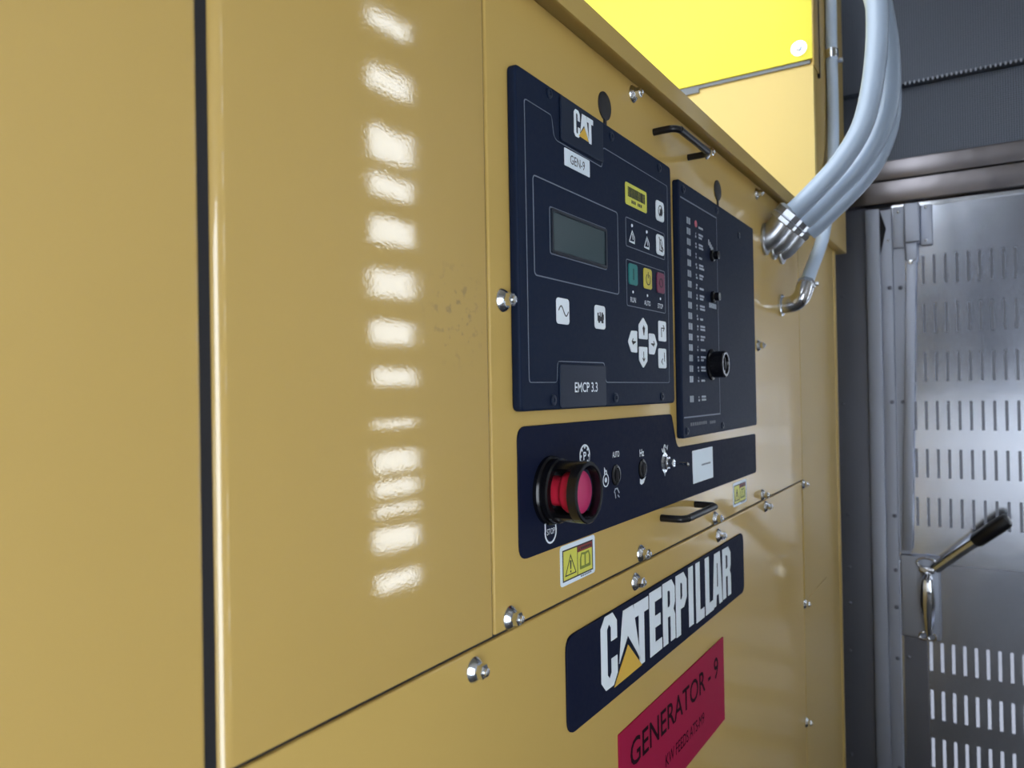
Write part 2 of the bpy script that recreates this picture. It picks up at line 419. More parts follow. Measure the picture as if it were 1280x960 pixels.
for a, b in zip(rows, rows[1:]):
    for i in range(6): bm.faces.new((a[i], a[i + 1], b[i + 1], b[i]))
bm.faces.new(rows[0]); bm.faces.new(rows[-1][::-1])
bmesh.ops.recalc_face_normals(bm, faces=bm.faces)
from_bm('latch_handle', bm, M_MIRROR, la, smooth=True)
for y in (-.190, -.212):
    tube('latch_ring', [(XD - .026, y + .011 * math.cos(t * PI / 8), .755 + .011 * math.sin(t * PI / 8)) for t in range(17)], .003, M_STEELP, la, 8)
lever = tube('throw_lever', [(XD - .03, -.225, .958), (XD - .035, -.245, .977), (XD - .05, -.30, 1.028), (XD - .06, -.33, 1.055)], [.0155, .0155, .0155, .0155], M_CHROME, door, 16)
tube('lever_grip', [(XD - .06, -.325, 1.050), (XD - .062, -.332, 1.057), (XD - .074, -.395, 1.112), (XD - .076, -.405, 1.121), (XD - .077, -.409, 1.124)], [.016, .021, .021, .018, .009], M_HANDLE, lever, 16)
# added dark backdrop and roof beyond the door, to dim its slots
structure(box('slot_backdrop', 6.0, 6.1, -1.3, 3, -.1, 4, mat('dark_slot_backdrop', (.02, .021, .027), .8)))
structure(box('sky_blocker_outside', 2.80, 6.1, -1.3, 3, 2.6, 2.7, M_WALL))

# ================================================================== GENERATOR ENCLOSURE
enc = thing('generator_enclosure', 'ochre yellow painted generator enclosure with bolted sheet metal panels and dark overhang rim', 'generator')
Z_SEAM = 1.281; T_P = .03
def tall_panel(x0, x1, z0, z1, rl, rr_, m):
    """folded sheet door: rounded vertical edges"""
    prof = [(x0, T_P)]
    for k in range(9): a = PI / 2 * k / 8; prof.append((x0 + rl - rl * math.cos(a), rl - rl * math.sin(a)))
    for k in range(9): a = PI / 2 * k / 8; prof.append((x1 - rr_ + rr_ * math.sin(a), rr_ - rr_ * math.cos(a)))
    prof.append((x1, T_P)); bm = bmesh.new()
    a = [bm.verts.new((x, y, z0)) for x, y in prof]; b = [bm.verts.new((x, y, z1)) for x, y in prof]; n = len(prof)
    bm.faces.new(a); bm.faces.new(b[::-1])
    for k in range(n): bm.faces.new((a[k], a[(k + 1) % n], b[(k + 1) % n], b[k]))
    bmesh.ops.recalc_face_normals(bm, faces=bm.faces)
    o = from_bm('door_panel', bm, m, enc, smooth=True)
    md = o.modifiers.new('wn', 'WEIGHTED_NORMAL'); md.keep_sharp = True
    return o
tall_panel(.1585, .2762, .25, 2.35, .006, .004, M_PAINT)
tall_panel(-.60, .1555, .25, 2.35, .006, .006, M_PAINT)
tall_panel(.2834, .5676, Z_SEAM + .0022, 2.35, .0105, .0015, M_PAINT2)
box('seal_and_seam_shade', .2755, .2845, .0035, .05, .25, 2.35, M_RUBBER, enc)
box('seal_and_seam_shade', .5665, .5722, .0028, .03, Z_SEAM, 2.35, M_RUBBER, enc)  # black strip added to darken the open vertical seam
box('seal_and_seam_shade', .2836, 1.86, .0035, .012, Z_SEAM - .0025, Z_SEAM + .0030, M_RUBBER, enc)  # black filler standing in for shade in the horizontal seam
box('frame_post', .16, .19, .03, .05, .25, 2.35, M_RUBBER, enc)
box('frame_post', .555, .585, .03, .05, 1.0, 2.35, M_RUBBER, enc)
# instrument panel bay
gp = flat('gauge_panel', rr(.5712, Z_SEAM + .0015, 1.867, 1.8890, .002), .012, .012, M_PAINT_G, enc, bevel=.0018)
flat('side_panel', rr(1.868, 1.0, 2.139, 1.8905, .001), .012, .0125, M_PAINT_LOW, enc, bevel=.001)
flat('side_panel', rr(2.141, .02, 2.335, 1.8905, .001), .012, .0115, M_PAINT_LOW, enc, bevel=.001)
flat('side_panel', rr(1.858, .02, 2.139, .999, .001), .012, .0125, M_PAINT_LOW, enc, bevel=.001)
flat('lower_panel', rr(.2832, .25, 1.8565, Z_SEAM - .0015, .002), .012, .012, M_PAINT_G, enc, bevel=.0018)
flat('base_panel', rr(.2832, .02, 1.8565, .2485, .002), .012, .012, M_PAINT_G, enc, bevel=.0018)
box('corner_post', 2.336, 2.37, -.002, .30, .02, 1.89, M_PAINT_LOW, enc, bev=.006)
box('core_body', .30, 2.36, .055, 1.3, .02, 1.885, M_PAINT_LOW, enc)
box('backing_frame', .30, 2.335, .013, .05, .03, 1.2795, M_RUBBER, enc)
box('backing_frame', .59, 2.335, .013, .05, 1.2825, 1.885, M_RUBBER, enc)
box('core_body', -.6, .30, .052, 1.3, .02, 2.35, M_PAINT_LOW, enc)
# overhanging rim above the instrument panel
bm = bmesh.new()
prof = [(.05, 1.8940), (-.0225, 1.8940), (-.0225, 1.8815), (-.025, 1.8815), (-.025, 1.9070), (-.022, 1.9085), (.05, 1.9085)]
a = [bm.verts.new((.5712, y, z)) for y, z in prof]; b = [bm.verts.new((1.959, y, z)) for y, z in prof]
bm.faces.new(a); bm.faces.new(b[::-1])
for i in range(len(prof)): bm.faces.new((a[i], a[(i + 1) % len(prof)], b[(i + 1) % len(prof)], b[i]))
bmesh.ops.recalc_face_normals(bm, faces=bm.faces)
from_bm('overhang_rim', bm, M_PAINT_LOW, enc)
box('top_cover', .5712, 1.959, .05, 1.3, 1.886, 1.9065, M_PAINT_LOW, enc)

def make_bolt(x, z, s=1.0, parent=None, y=0.):
    b = lathe('bolt', [(.0066 * s, .004 * s), (.0066 * s, .0115 * s), (.0052 * s, .0125 * s), (0, .0125 * s)], M_CHROME, parent, (x, y, z), (0, -1, 0), 6, smooth=False)
    lathe('washer', [(.0108 * s, 0), (.0110 * s, .0012 * s), (.0104 * s, .0022 * s), (.0088 * s, .0040 * s), (.0070 * s, .0058 * s), (0, .0058 * s)], M_CHROME, b, (x, y, z), (0, -1, 0), 24)
    lathe('stud', [(.0034 * s, .0125 * s), (.0034 * s, .0145 * s), (.002 * s, .0153 * s), (0, .0153 * s)], M_CHROME, b, (x, y, z), (0, -1, 0), 12)
    return b
for x, z in ((.592, 1.583), (.595, 1.2925), (.902, 1.2935), (1.204, 1.2925), (1.499, 1.2925), (1.490, 1.578), (.9045, 1.872), (1.197, 1.872), (1.501, 1.870),
             (.537, 1.2632), (.8835, 1.2622), (1.2195, 1.2625), (1.521, 1.268), (1.8665, 1.272), (1.8570, .9975), (1.8480, .729)):
    make_bolt(x, z, 1.0, enc)
# cabinet pull handles of the instrument bay
def pull(x0, x1, z, name='handle'):
    h = tube(name, catmull([(x0, .002, z), (x0, -.020, z), (x0 + .003, -.028, z), (x0 + .011, -.0325, z), (x0 + .02, -.033, z), (x1 - .02, -.033, z), (x1 - .011, -.0325, z), (x1 - .003, -.028, z), (x1, -.020, z), (x1, .002, z)], 5), .0048, M_HANDLE, gp, 14)
    return h
pull(.976, 1.113, 1.8437); pull(.976, 1.113, 1.3266)
# round rubber hole plugs
for x, z, r in ((.820, 1.831, .0165), (1.2535, 1.824, .0168)):
    p = lathe('hole_plug', [(r, 0), (r, .0015), (r * .9, .0025), (0, .0028)], M_RUBBER, enc, (x, 0, z), (0, -1, 0), 28)
    box('plug_tab', x - .003, x + .003, -.0018, 0, z - r - .012, z - r + .003, M_RUBBER, p)

# ================================================================== UPPER HOUSING
uh = thing('air_outlet_housing', 'tall housing with bright lemon cover plate above the right end of the enclosure', 'housing')
XB = 1.960
box('side_wall', XB, XB + .02, -.0255, .95, 1.9, 2.30, M_BUFF, uh)
box('front_wall', XB + .0201, 2.410, -.025, -.005, 1.8815, 3.0, M_PAINT_LOW, uh, bev=.002)
box('front_sill', 2.37, 2.410, -.005, .3, 1.8815, 2.2, M_PAINT_LOW, uh)
box('bottom_plate', XB, 2.410, -.022, .95, 1.885, 1.8905, M_PAINT_LOW, uh)
box('side_wall', 2.390, 2.409, -.005, .95, 1.9, 3.0, M_PAINT_LOW, uh)
cv = box('cover_plate', XB - .010, XB - .005, -.0265, .95, 2.287, 3.0, M_LEMON, uh, bev=.001)
box('cover_flange', XB - .010, XB + .055, -.030, -.0265, 2.270, 3.0, M_PAINT_LOW, cv, bev=.001)
bm = bmesh.new(); bx(bm, XB - .006, XB + .001, .255, .95, 2.268, 2.2868); bx(bm, XB - .0055, XB + .001, -.02, .255, 2.278, 2.2865)
from_bm('gasket', bm, mat('grey_gasket', (.16, .18, .21), .6), uh)
box('flange_gap_shade', XB + .0555, XB + .064, -.0310, -.0252, 2.262, 3.0, M_RUBBER, uh)  # black strip set in for the shade of the gap beside the flange
b = lathe('bolt', [(.0075, .002), (.0075, .011), (.0055, .012), (0, .012)], M_CHROME, uh, (XB - .010, .004, 2.3174), (-1, 0, 0), 6, smooth=False)
lathe('washer', [(.018, 0), (.018, .002), (.008, .0028), (0, .0028)], M_CHROME, b, (XB - .010, .004, 2.3174), (-1, 0, 0), 28)

# ================================================================== CONTROL MODULE
Y0 = 0.; TM = .010
cm = thing('control_module', 'large black generator control module with small grey screen and white keys', 'control panel')
hs = flat('housing', fillet_closed([(.6055, 1.4805), (1.0105, 1.4795), (1.0105, 1.803), (.6055, 1.8045)], .007), Y0, TM, M_BLACK, cm, bevel=.0025)
YF = -TM
lw = .0011
path = fillet([(.7938, 1.7743), (.7938, 1.7743)], .001) if False else None
outer = [(.6205, 1.5073), (.6752, 1.5073), (.6771, 1.5285), (.7863, 1.5290), (.7901, 1.5072), (.9900, 1.5070), (.9955, 1.7740),
         (.7938, 1.7745), (.7895, 1.7510), (.6830, 1.7528), (.6775, 1.7560), (.6735, 1.7755), (.6205, 1.7760)]
outer = fillet_closed(outer, .004, 4)
flat('border_line', [outer, [(lambda c: (c[0], c[1]))(tuple(Vector(p) + (Vector((.807, 1.64)) - Vector(p)).normalized() * lw)) for p in outer]], YF, .0003, M_GREYLINE, cm)
flat('maker_badge', rr(.6905, 1.7545, .7905, 1.8010, .003), YF, .0022, M_BADGE, cm, bevel=.001)
flat('model_badge', rr(.6795, 1.4815, .7870, 1.5262, .003), YF, .0018, M_BADGE, cm, bevel=.0008)

def glyph(ch, x0, x1, z0, z1, s):
    c = s * .8; zm = (z0 + z1) / 2; w_ = x1 - x0
    oct_ = lambda a, b, d, e, k: [(a + k, b), (d - k, b), (d, b + k), (d, e - k), (d - k, e), (a + k, e), (a, e - k), (a, b + k)]
    if ch == 'C':
        k = s * .7; g = (z1 - z0) * .12; i = .3 * s
        return [[(x0 + k, z1), (x1 - k, z1), (x1, z1 - k), (x1, zm + g), (x1 - s, zm + g), (x1 - s, z1 - s), (x1 - s - i, z1 - s + i), (x0 + s + i, z1 - s + i), (x0 + s, z1 - s),
                 (x0 + s, z0 + s), (x0 + s + i, z0 + s - i), (x1 - s - i, z0 + s - i), (x1 - s, z0 + s), (x1 - s, zm - g), (x1, zm - g), (x1, z0 + k), (x1 - k, z0), (x0 + k, z0), (x0, z0 + k), (x0, z1 - k)]]
    if ch == 'T':
        return [[(x0, z1), (x1, z1), (x1, z1 - s), ((x0 + x1 + s) / 2, z1 - s), ((x0 + x1 + s) / 2, z0), ((x0 + x1 - s) / 2, z0), ((x0 + x1 - s) / 2, z1 - s), (x0, z1 - s)]]
    if ch == 'E':
        b = s * .85
        return [[(x0, z0), (x1, z0), (x1, z0 + b), (x0 + s, z0 + b), (x0 + s, zm - b / 2), (x1 - w_ * .1, zm - b / 2), (x1 - w_ * .1, zm + b / 2), (x0 + s, zm + b / 2), (x0 + s, z1 - b), (x1, z1 - b), (x1, z1), (x0, z1)]]
    if ch == 'I': return [[(x0, z0), (x1, z0), (x1, z1), (x0, z1)]]
    if ch == 'L':
        return [[(x0, z0), (x1, z0), (x1, z0 + s * .85), (x0 + s, z0 + s * .85), (x0 + s, z1), (x0, z1)]]
    if ch == 'P' or ch == 'R':
        k = s * .7; zb = z0 + (z1 - z0) * .42; b = s * .75
        hole = [(x0 + s, zb + b), (x1 - s - .2 * s, zb + b), (x1 - s, zb + b + .2 * s), (x1 - s, z1 - b - .2 * s), (x1 - s - .2 * s, z1 - b), (x0 + s, z1 - b)]
        if ch == 'P':
            return [[(x0, z0), (x0 + s, z0), (x0 + s, zb), (x1 - k, zb), (x1, zb + k), (x1, z1 - k), (x1 - k, z1), (x0, z1)], hole]
        return [[(x0, z0), (x0 + s, z0), (x0 + s, zb), (x1 - s, zb), (x1 - s, z0), (x1, z0), (x1, zb - .1 * s), (x1 - .35 * s, zb + .4 * s), (x1, zb + .9 * s), (x1, z1 - k), (x1 - k, z1), (x0, z1)], hole]
    if ch == 'A':
        m_ = (x0 + x1) / 2; t = w_ * .30
        zc = z0 + (z1 - z0) * .2
        return [[(x0, z0), (x0 + s * .95, z0), (x0 + s * 1.12, zc), (x1 - s * 1.12, zc), (x1 - s * .95, z0), (x1, z0), (m_ + t, z1), (m_ - t, z1)],
                [(x0 + s * 1.27, zc + s * .75), (x1 - s * 1.27, zc + s * .75), (m_ + .06 * w_, z1 - s * 1.0), (m_ - .06 * w_, z1 - s * 1.0)]]
def logo_A(f):                       # A with its feet cut by the triangle; f maps unit -> panel
    return [f(u, v) for u, v in ((.30, 1), (.62, 1), (.88, .06), (.47, .62), (.09, .20))]
# maker lettering C A T with yellow triangle
yb = YF - .0022
flat('letter', glyph('C', .7183, .7318, 1.7668, 1.7955, .0048), yb, .0004, M_WHITE, cm)
fA = lambda u, v: (.7300 + .0215 * u, 1.7690 + .0262 * v)
flat('letter', [(.7372, 1.7950), (.7470, 1.7950), (.7530, 1.7690), (.7418, 1.7838), (.7330, 1.7745)], yb, .0004, M_WHITE, cm)
flat('letter', glyph('T', .7485, .7638, 1.7676, 1.7952, .0056), yb, .00045, M_WHITE, cm)
flat('logo_triangle', [(.7285, 1.7690), (.7515, 1.7683), (.7412, 1.7810)], yb - .0004, .0004, M_LOGOY, cm)
text('lettering', 'EMCP 3.3', .7100, 1.4972, .7640, 1.5078, YF - .0018, M_WHITE, cm, bold=.012)
s = flat('name_sticker', rr(.6995, 1.7315, .7575, 1.7498, .001), YF, .0005, M_WHITESTICK, cm); s['label'] = 'white sticker reading GEN-9'
text('lettering', 'GEN-9', .7115, 1.7356, .7450, 1.7452, YF - .0005, M_INK, s)
# screen
flat('border_line', border(.6340, 1.6100, .8305, 1.7072, .005, .0012), YF, .0003, M_GREYLINE, cm)
sc = flat('display', [rr(.6670, 1.6365, .7960, 1.6812, .002), rr(.6705, 1.6395, .7925, 1.6780, .001)], YF, .0022, M_LCDFRAME, cm)
flat('border_line', border(.6655, 1.6350, .7975, 1.6827, .003, .0010), YF, .0005, M_GREYLINE, sc)
flat('screen', rr(.6700, 1.6390, .7930, 1.6785), YF, .0006, M_LCD, sc)
# yellow barcode sticker
s = flat('code_sticker', rr(.8535, 1.7222, .9200, 1.7490, .003), YF, .0006, M_STICKY, cm); s['label'] = 'yellow barcode sticker'
bars = []; x = .8605
while x < .912:
    t = random.choice((.0009, .0014, .002)); bars.append(rr(x, 1.7325, x + t, 1.7445)); x += t + random.choice((.0008, .0012))
stuff(flat('barcode_bars', bars, YF - .0006, .0003, M_INK, s))
stuff(flat('code_digits', [rr(.871 + i * .0048, 1.7258, .874 + i * .0048, 1.7295) for i in (0, 1, 2, 4, 5, 6)], YF - .0006, .0003, M_INK, s))
# keys
def key(loop, m, label=None, bev=.0006):
    k = flat('key', loop, YF, .0016, m, cm, bevel=bev, res=2)
    if label: k['label'] = label
    return k
def sym(k, loops, m=M_INK, d=.0016): return flat('symbol', loops, YF - d, .0003, m, k)
k = key(rr(.9508, 1.7202, .9782, 1.7468, .005), M_WHITE)
sym(k, [*[ring(.9645, 1.7335, .0078), ring(.9645, 1.7335, .0066)], rib([(.9605, 1.7275), (.9685, 1.7395)], .0013), rib([(.962, 1.736), (.967, 1.731)], .001)])
k = key(rr(.9500, 1.6755, .9766, 1.7020, .005), M_WHITE)
sym(k, [rib([(.9575, 1.6985), (.9695, 1.680)], .0014), rib([(.9600, 1.6815), (.9600, 1.693), (.9640, 1.6965), (.9680, 1.693), (.9680, 1.6815), (.9585, 1.6815)], .0012), rib([(.9695, 1.6865), (.9725, 1.6825)], .0014)])
flat('border_line', border(.8530, 1.6712, .9812, 1.7068, .003, .0009), YF, .0003, M_GREYLINE, cm)
for cx, dz in ((.8720, 0), (.9190, 0)):
    tri = [rib([(cx - .0085, 1.6785), (cx + .0008, 1.6925), (cx + .0075, 1.6850), (cx + .0072, 1.6785), (cx - .0085, 1.6785)], .0015), ]
    stuff(flat('symbol', tri + [rib([(cx + .001, 1.689), (cx + .003, 1.682)], .0012)], YF, .0003, M_WHITE, cm))
    lathe('indicator_light', [(.0021, 0), (.0018, .0008), (0, .001)], M_WHITE, cm, (cx, YF, 1.6988), (0, -1, 0), 12)
flat('border_line', border(.8525, 1.5995, .9802, 1.6560, .003, .0009), YF, .0003, M_GREYLINE, cm)
k = key(rr(.8578, 1.6260, .8842, 1.6517, .004), M_GREEN, 'green run key'); sym(k, rr(.8701, 1.632, .8715, 1.646), M_INK)
k = key(rr(.9045, 1.6260, .9307, 1.6518, .004), M_YKEY, 'yellow auto key')
sym(k, [rib([(.9176 + .0068 * math.cos(math.radians(a)), 1.6380 + .0068 * math.sin(math.radians(a))) for a in range(120, 421, 20)], .0012), rr(.9170, 1.6395, .9182, 1.6475)])
k = key(rr(.9490, 1.6250, .9753, 1.6518, .004), M_RKEY, 'crimson stop key')
sym(k, [ring(.9622, 1.6384, .0062), ring(.9622, 1.6384, .0050)], M_INK)
for x in (.8717, .9176, .9622): lathe('indicator_light', [(.0018, 0), (.0015, .0006), (0, .0008)], M_WHITE, cm, (x, YF, 1.6177), (0, -1, 0), 12)
for body, x0, x1 in (('RUN', .8632, .8797), ('AUTO', .9066, .9270), ('STOP', .9522, .9708)):
    text('lettering', body, x0, 1.6048, x1, 1.6112, YF, M_WHITE, cm, bold=.01)
def arrow(cx, cz, dx, dz, L=.0058):
    a = (cx - dx * L, cz - dz * L); b = (cx + dx * L, cz + dz * L); h = .004
    return [rib([a, b], .0013), rib([(b[0] - (dx - dz) * h * .9, b[1] - (dz + dx) * h * .9), b, (b[0] - (dx + dz) * h * .9, b[1] - (dz - dx) * h * .9)], .0013)]
k = key(fillet_closed([(.8862, 1.5615), (.9130, 1.5615), (.9133, 1.5790), (.8997, 1.5888), (.8860, 1.5788)], .002), M_WHITE); sym(k, arrow(.8996, 1.572, 0, 1))
k = key(fillet_closed([(.8857, 1.5518), (.9112, 1.5520), (.9106, 1.5340), (.8978, 1.5255), (.8857, 1.5350)], .002), M_WHITE); sym(k, arrow(.8980, 1.540, 0, -1))
k = key(fillet_closed([(.8620, 1.5441), (.8788, 1.5438), (.8795, 1.5706), (.8625, 1.5702), (.8528, 1.5567)], .002), M_WHITE); sym(k, arrow(.868, 1.557, -1, 0))
k = key(fillet_closed([(.9185, 1.5435), (.9348, 1.5433), (.9448, 1.5572), (.9358, 1.5700), (.9188, 1.5700)], .002), M_WHITE); sym(k, arrow(.929, 1.5568, 1, 0))
k = key(rr(.9520, 1.5617, .9780, 1.5884, .003), M_WHITE); sym(k, [rib([(.9600, 1.567), (.9600, 1.579), (.9695, 1.579)], .0015), rib([(.966, 1.583), (.9705, 1.579), (.966, 1.575)], .0013)])
k = key(rr(.9502, 1.5262, .9767, 1.5522, .003), M_WHITE); sym(k, [rib([(.9690, 1.547), (.9690, 1.535), (.9595, 1.535)], .0015), rib([(.963, 1.539), (.9585, 1.535), (.963, 1.531)], .0013)])
k = key(rr(.6757, 1.5666, .7020, 1.5930, .004), M_WHITE)
sym(k, rib([(.6785 + .021 * t / 16, 1.5800 + .0048 * math.sin(2 * PI * t / 16)) for t in range(17)], .0012))
k = key(rr(.7627, 1.5668, .7888, 1.5930, .004), M_WHITE)
sym(k, [[(.768, 1.5755), (.770, 1.5755), (.770, 1.5735), (.7735, 1.5735), (.7735, 1.5755), (.778, 1.5755), (.778, 1.5735), (.7825, 1.5735), (.7825, 1.5775), (.7838, 1.5775), (.7838, 1.5835), (.7815, 1.5835), (.7815, 1.5855), (.7785, 1.5855), (.7775, 1.5805), (.7755, 1.5805), (.7755, 1.5855), (.7735, 1.5855), (.7735, 1.5815), (.7705, 1.5815), (.7705, 1.5845), (.768, 1.5845)]])
for x, z in ((.6690, 1.7960), (.8163, 1.7925), (.9665, 1.7915), (.6665, 1.4900), (.8145, 1.4900), (.9605, 1.4890)):
    scw = lathe('screw', [(.0056, 0), (.0056, .0012), (.0046, .0018), (.0024, .0018), (.0020, .0006), (0, .0006)], M_BADGE, cm, (x, YF, z), (0, -1, 0), 18)

# ================================================================== ANNUNCIATOR MODULE
am = thing('annunciator_module', 'narrower black alarm annunciator module with a column of small lamps and lock knob', 'control panel')
flat('housing', fillet_closed([(1.0405, 1.4285), (1.4365, 1.4292), (1.4365, 1.7915), (1.0405, 1.7945)], .005), 0, TM, M_BLACK, am, bevel=.002)
for q in ((1.0450, 1.4568, 1.2138, 1.4588), (1.0465, 1.7690, 1.2138, 1.7710), (1.2126, 1.4589, 1.2138, 1.7689)): flat('border_line', rr(*q), YF, .0003, M_GREYLINE, am)
rows = [1.7417 - .0153 * i for i in range(16)] + [1.4836]
lights, marks, caps = [], [], []
for i, z in enumerate(rows):
    lights += [rr(1.0715, z - .0046, 1.0775, z + .0046), rr(1.0800, z - .0046, 1.0860, z + .0046)]
    x = 1.1075
    if i:
        for k in range(2): marks.append(rr(x + random.uniform(0, .003), z - .004 + .0045 * k, x + random.uniform(.004, .008), z - .001 + .0045 * k))
    for k in range(1 + (i % 3 > 0)):
        xx = 1.124
        while xx < 1.143 - .006 * (k == 0 and i % 2): 
            ww = random.uniform(.0022, .0042); caps.append(rr(xx, z - .0035 + .0046 * k, xx + ww, z - .0005 + .0046 * k)); xx += ww + .0009
M_DIM = mat('dim_grey_print', (.42, .47, .55), .5)
o = stuff(flat('indicator_lamps', lights, YF, .0006, mat('lamp_lens_grey', (.32, .36, .43), .4), am))
stuff(flat('pictogram_print', marks, YF, .0003, M_DIM, am)); stuff(flat('caption_print', caps, YF, .0003, M_DIM, am))
o = flat('alarm_mark', ring(1.1120, 1.7429, .0052, 16), YF, .0004, mat('red_print', (.55, .12, .16), .5), am); o['label'] = 'small red alarm mark'
stuff(flat('caption_print', [rr(1.170 + .0062 * i, 1.7200 - .003 * i, 1.174 + .0062 * i, 1.7290 - .003 * i) for i in range(4)] + [rr(1.168 + .0062 * i, 1.6235, 1.172 + .0062 * i, 1.6310) for i in range(6)], YF, .0003, M_DIM, am))
for z in (1.7056, 1.6410): lathe('adjuster', [(.009, 0), (.009, .004), (.0065, .0055), (.0065, .012), (0, .0125)], M_BLKGLOSS, am, (1.184, YF, z), (0, -1, 0), 18)
kb = lathe('lock_knob', [(.024, 0), (.024, .003), (.0205, .0045), (.0205, .022), (.0185, .0235), (.015, .0235), (.014, .021), (0, .021)], M_BLKGLOSS, am, (1.172, YF, 1.5352), (0, -1, 0), 32)
box('key_slot', 1.1708, 1.1732, YF - .0222, YF - .0205, 1.526, 1.5445, M_RUBBER, kb)
for x, z in ((1.0588, 1.7908 - .008), (1.3401, 1.7626), (1.0555, 1.4385), (1.2240, 1.4385), (1.2165, 1.783)):
    lathe('screw', [(.0056, 0), (.0056, .0012), (.0046, .0018), (.0024, .0018), (.0020, .0006), (0, .0006)], M_BADGE, am, (x, YF, z), (0, -1, 0), 18)
lathe('lens', [(.0022, 0), (.002, .0008), (0, .001)], M_GREYLINE, am, (1.206, YF, 1.7050), (0, -1, 0), 10)
stuff(flat('embossed_print', [rr(1.071 + .0095 * i, 1.4448, 1.078 + .0095 * i, 1.4495) for i in range(8)] + [rr(1.160 + .0075 * i, 1.4440, 1.165 + .0075 * i, 1.4485) for i in range(4)], YF, .0003, mat('faint_emboss', (.03, .036, .055), .4), am))

# ================================================================== SWITCH PLATE
sp = thing('switch_plate', 'dark navy stepped switch plate with toggle and printed symbols below the two modules', 'switch panel')
TP = .002
flat('plate', fillet_closed([(.6145, 1.3408), (1.4570, 1.2965), (1.4570, 1.4085), (1.0365, 1.4155), (1.0165, 1.4640), (.6145, 1.4662)],
     [.012, .008, .006, .008, .008, .010]) if False else
     fillet_closed([(.6125, 1.3405), (1.4560, 1.3400), (1.4560, 1.4120), (1.0375, 1.4165), (1.0185, 1.4640), (.6125, 1.4660)], [.014, .008, .006, .012, .006, .014]), 0, TP, M_PLATE, sp, bevel=.0007, res=2)
yp = -TP
# dial pictogram above the stop button, stop pictogram below
stuff(flat('dial_symbol', [ring(.7497, 1.4281, .0125, 28), ring(.7497, 1.4281, .0105, 28), *[rib([(.7497 + .0078 * math.cos(a), 1.4281 + .0078 * math.sin(a)), (.7497 + .0106 * math.cos(a), 1.4281 + .0106 * math.sin(a))], .0022) for a in [PI / 4 * i for i in range(8)]]], yp, .0003, M_WHITE, sp))
text('lettering', 'P', .7460, 1.4235, .7530, 1.4325, yp, M_WHITE, sp, bold=.02)
stuff(flat('stop_symbol', [rib([(.6600 + .0002, 1.3700), (.6605, 1.3600)] + [(.6712 + .0112 * math.cos(math.radians(a)), 1.3588 + .0112 * math.sin(math.radians(a))) for a in range(180, 361, 20)] + [(.6822, 1.3600), (.6805, 1.3700)], .0019)], yp, .0003, M_WHITE, sp))
text('lettering', 'STOP', .6635, 1.3560, .6795, 1.3620, yp, M_WHITE, sp)
stuff(flat('hand_symbol', [ring(.8018, 1.3958, .0078, 20), ring(.8018, 1.3958, .0066, 20), rib([(.7985, 1.403), (.7985, 1.4105), (.8015, 1.4065), (.8035, 1.4065), (.8045, 1.403)], .0014), ring(.8018, 1.3962, .003, 12)], yp, .0003, M_WHITE, sp))
text('lettering', 'AUTO', .8205, 1.4198, .8398, 1.4268, yp, M_WHITE, sp, bold=.01)
text('lettering', 'Hz', .9015, 1.4145, .9155, 1.4235, yp, M_WHITE, sp, bold=.02)
text('lettering', 'V', .9935, 1.4155, 1.0005, 1.4225, yp, M_WHITE, sp, bold=.02)
stuff(flat('wave_symbol', [rib([(.9785 + .013 * t / 10, 1.4190 - .0045 * math.sin(2 * PI * t / 10)) for t in range(11)], .0018)], yp, .0003, M_WHITE, sp))
flat('crescent_symbol', [(.9015, 1.3870), (.9015, 1.3810), (.9060, 1.3790), (.9130, 1.3805), (.9205, 1.3880), (.9130, 1.3862), (.9080, 1.3850)], yp, .0003, M_WHITE, sp)
stuff(flat('crank_symbol', [rib([(.824, 1.379), (.827, 1.383), (.833, 1.383), (.838, 1.377)], .0014), rib([(.826, 1.379), (.828, 1.372)], .0014), rib([(.834, 1.375), (.838, 1.372)], .0014)], yp, .0003, M_DIM, sp))
for x, z in ((.8292, 1.3991), (.9095, 1.3985)):
    k = lathe('keyed_insert', [(.0125, 0), (.0125, .001), (.0105, .0022), (.0085, .0022), (.0085, .0008), (0, .0008)], M_BLKGLOSS, sp, (x, yp, z), (0, -1, 0), 24)
    box('insert_slot', x - .0014, x + .0014, yp - .0035, yp - .0007, z - .007, z + .007, M_RUBBER, k)
tg = lathe('toggle_switch', [(.0135, 0), (.0135, .001), (.009, .001), (.009, .0025), (0, .0025)], M_CHROME, sp, (.9865, yp, 1.3995), (0, -1, 0), 28)
lathe('toggle_nut', [(.0098, .001), (.0098, .0055), (.0085, .0065), (0, .0065)], M_CHROME, tg, (.9865, yp, 1.3995), (0, -1, 0), 6, smooth=False)
lathe('toggle_bushing', [(.0058, .0065), (.0058, .013), (.0050, .014), (0, .014)], M_CHROME, tg, (.9865, yp, 1.3995), (0, -1, 0), 20)
tube('toggle_lever', [(.9865, yp - .012, 1.3995), (.986, yp - .018, 1.3993), (.9845, yp - .030, 1.3990), (.9843, yp - .0335, 1.3989), (.9842, yp - .035, 1.3989)], [.0016, .0018, .0022, .0028, .0015], M_CHROME, tg, 12)
flat('toggle_pointer', [(.984, 1.412), (.991, 1.412), (.9878, 1.4185)], yp, .0005, M_WHITE, tg)
flat('toggle_pointer', [(.984, 1.387), (.991, 1.387), (.9870, 1.3815)], yp, .0005, M_DIM, tg)
s = flat('asset_sticker', [(1.1010, 1.3582), (1.1955, 1.3582), (1.1945, 1.4068), (1.0990, 1.4068)], yp, .0005, M_WHITESTICK, sp); s['label'] = 'white asset sticker with one printed line'
stuff(flat('printed_line', [rr(1.140 + .0055 * i, 1.3815, 1.1438 + .0055 * i, 1.3840) for i in range(8)], yp - .0005, .0003, M_GREYLINE, s))

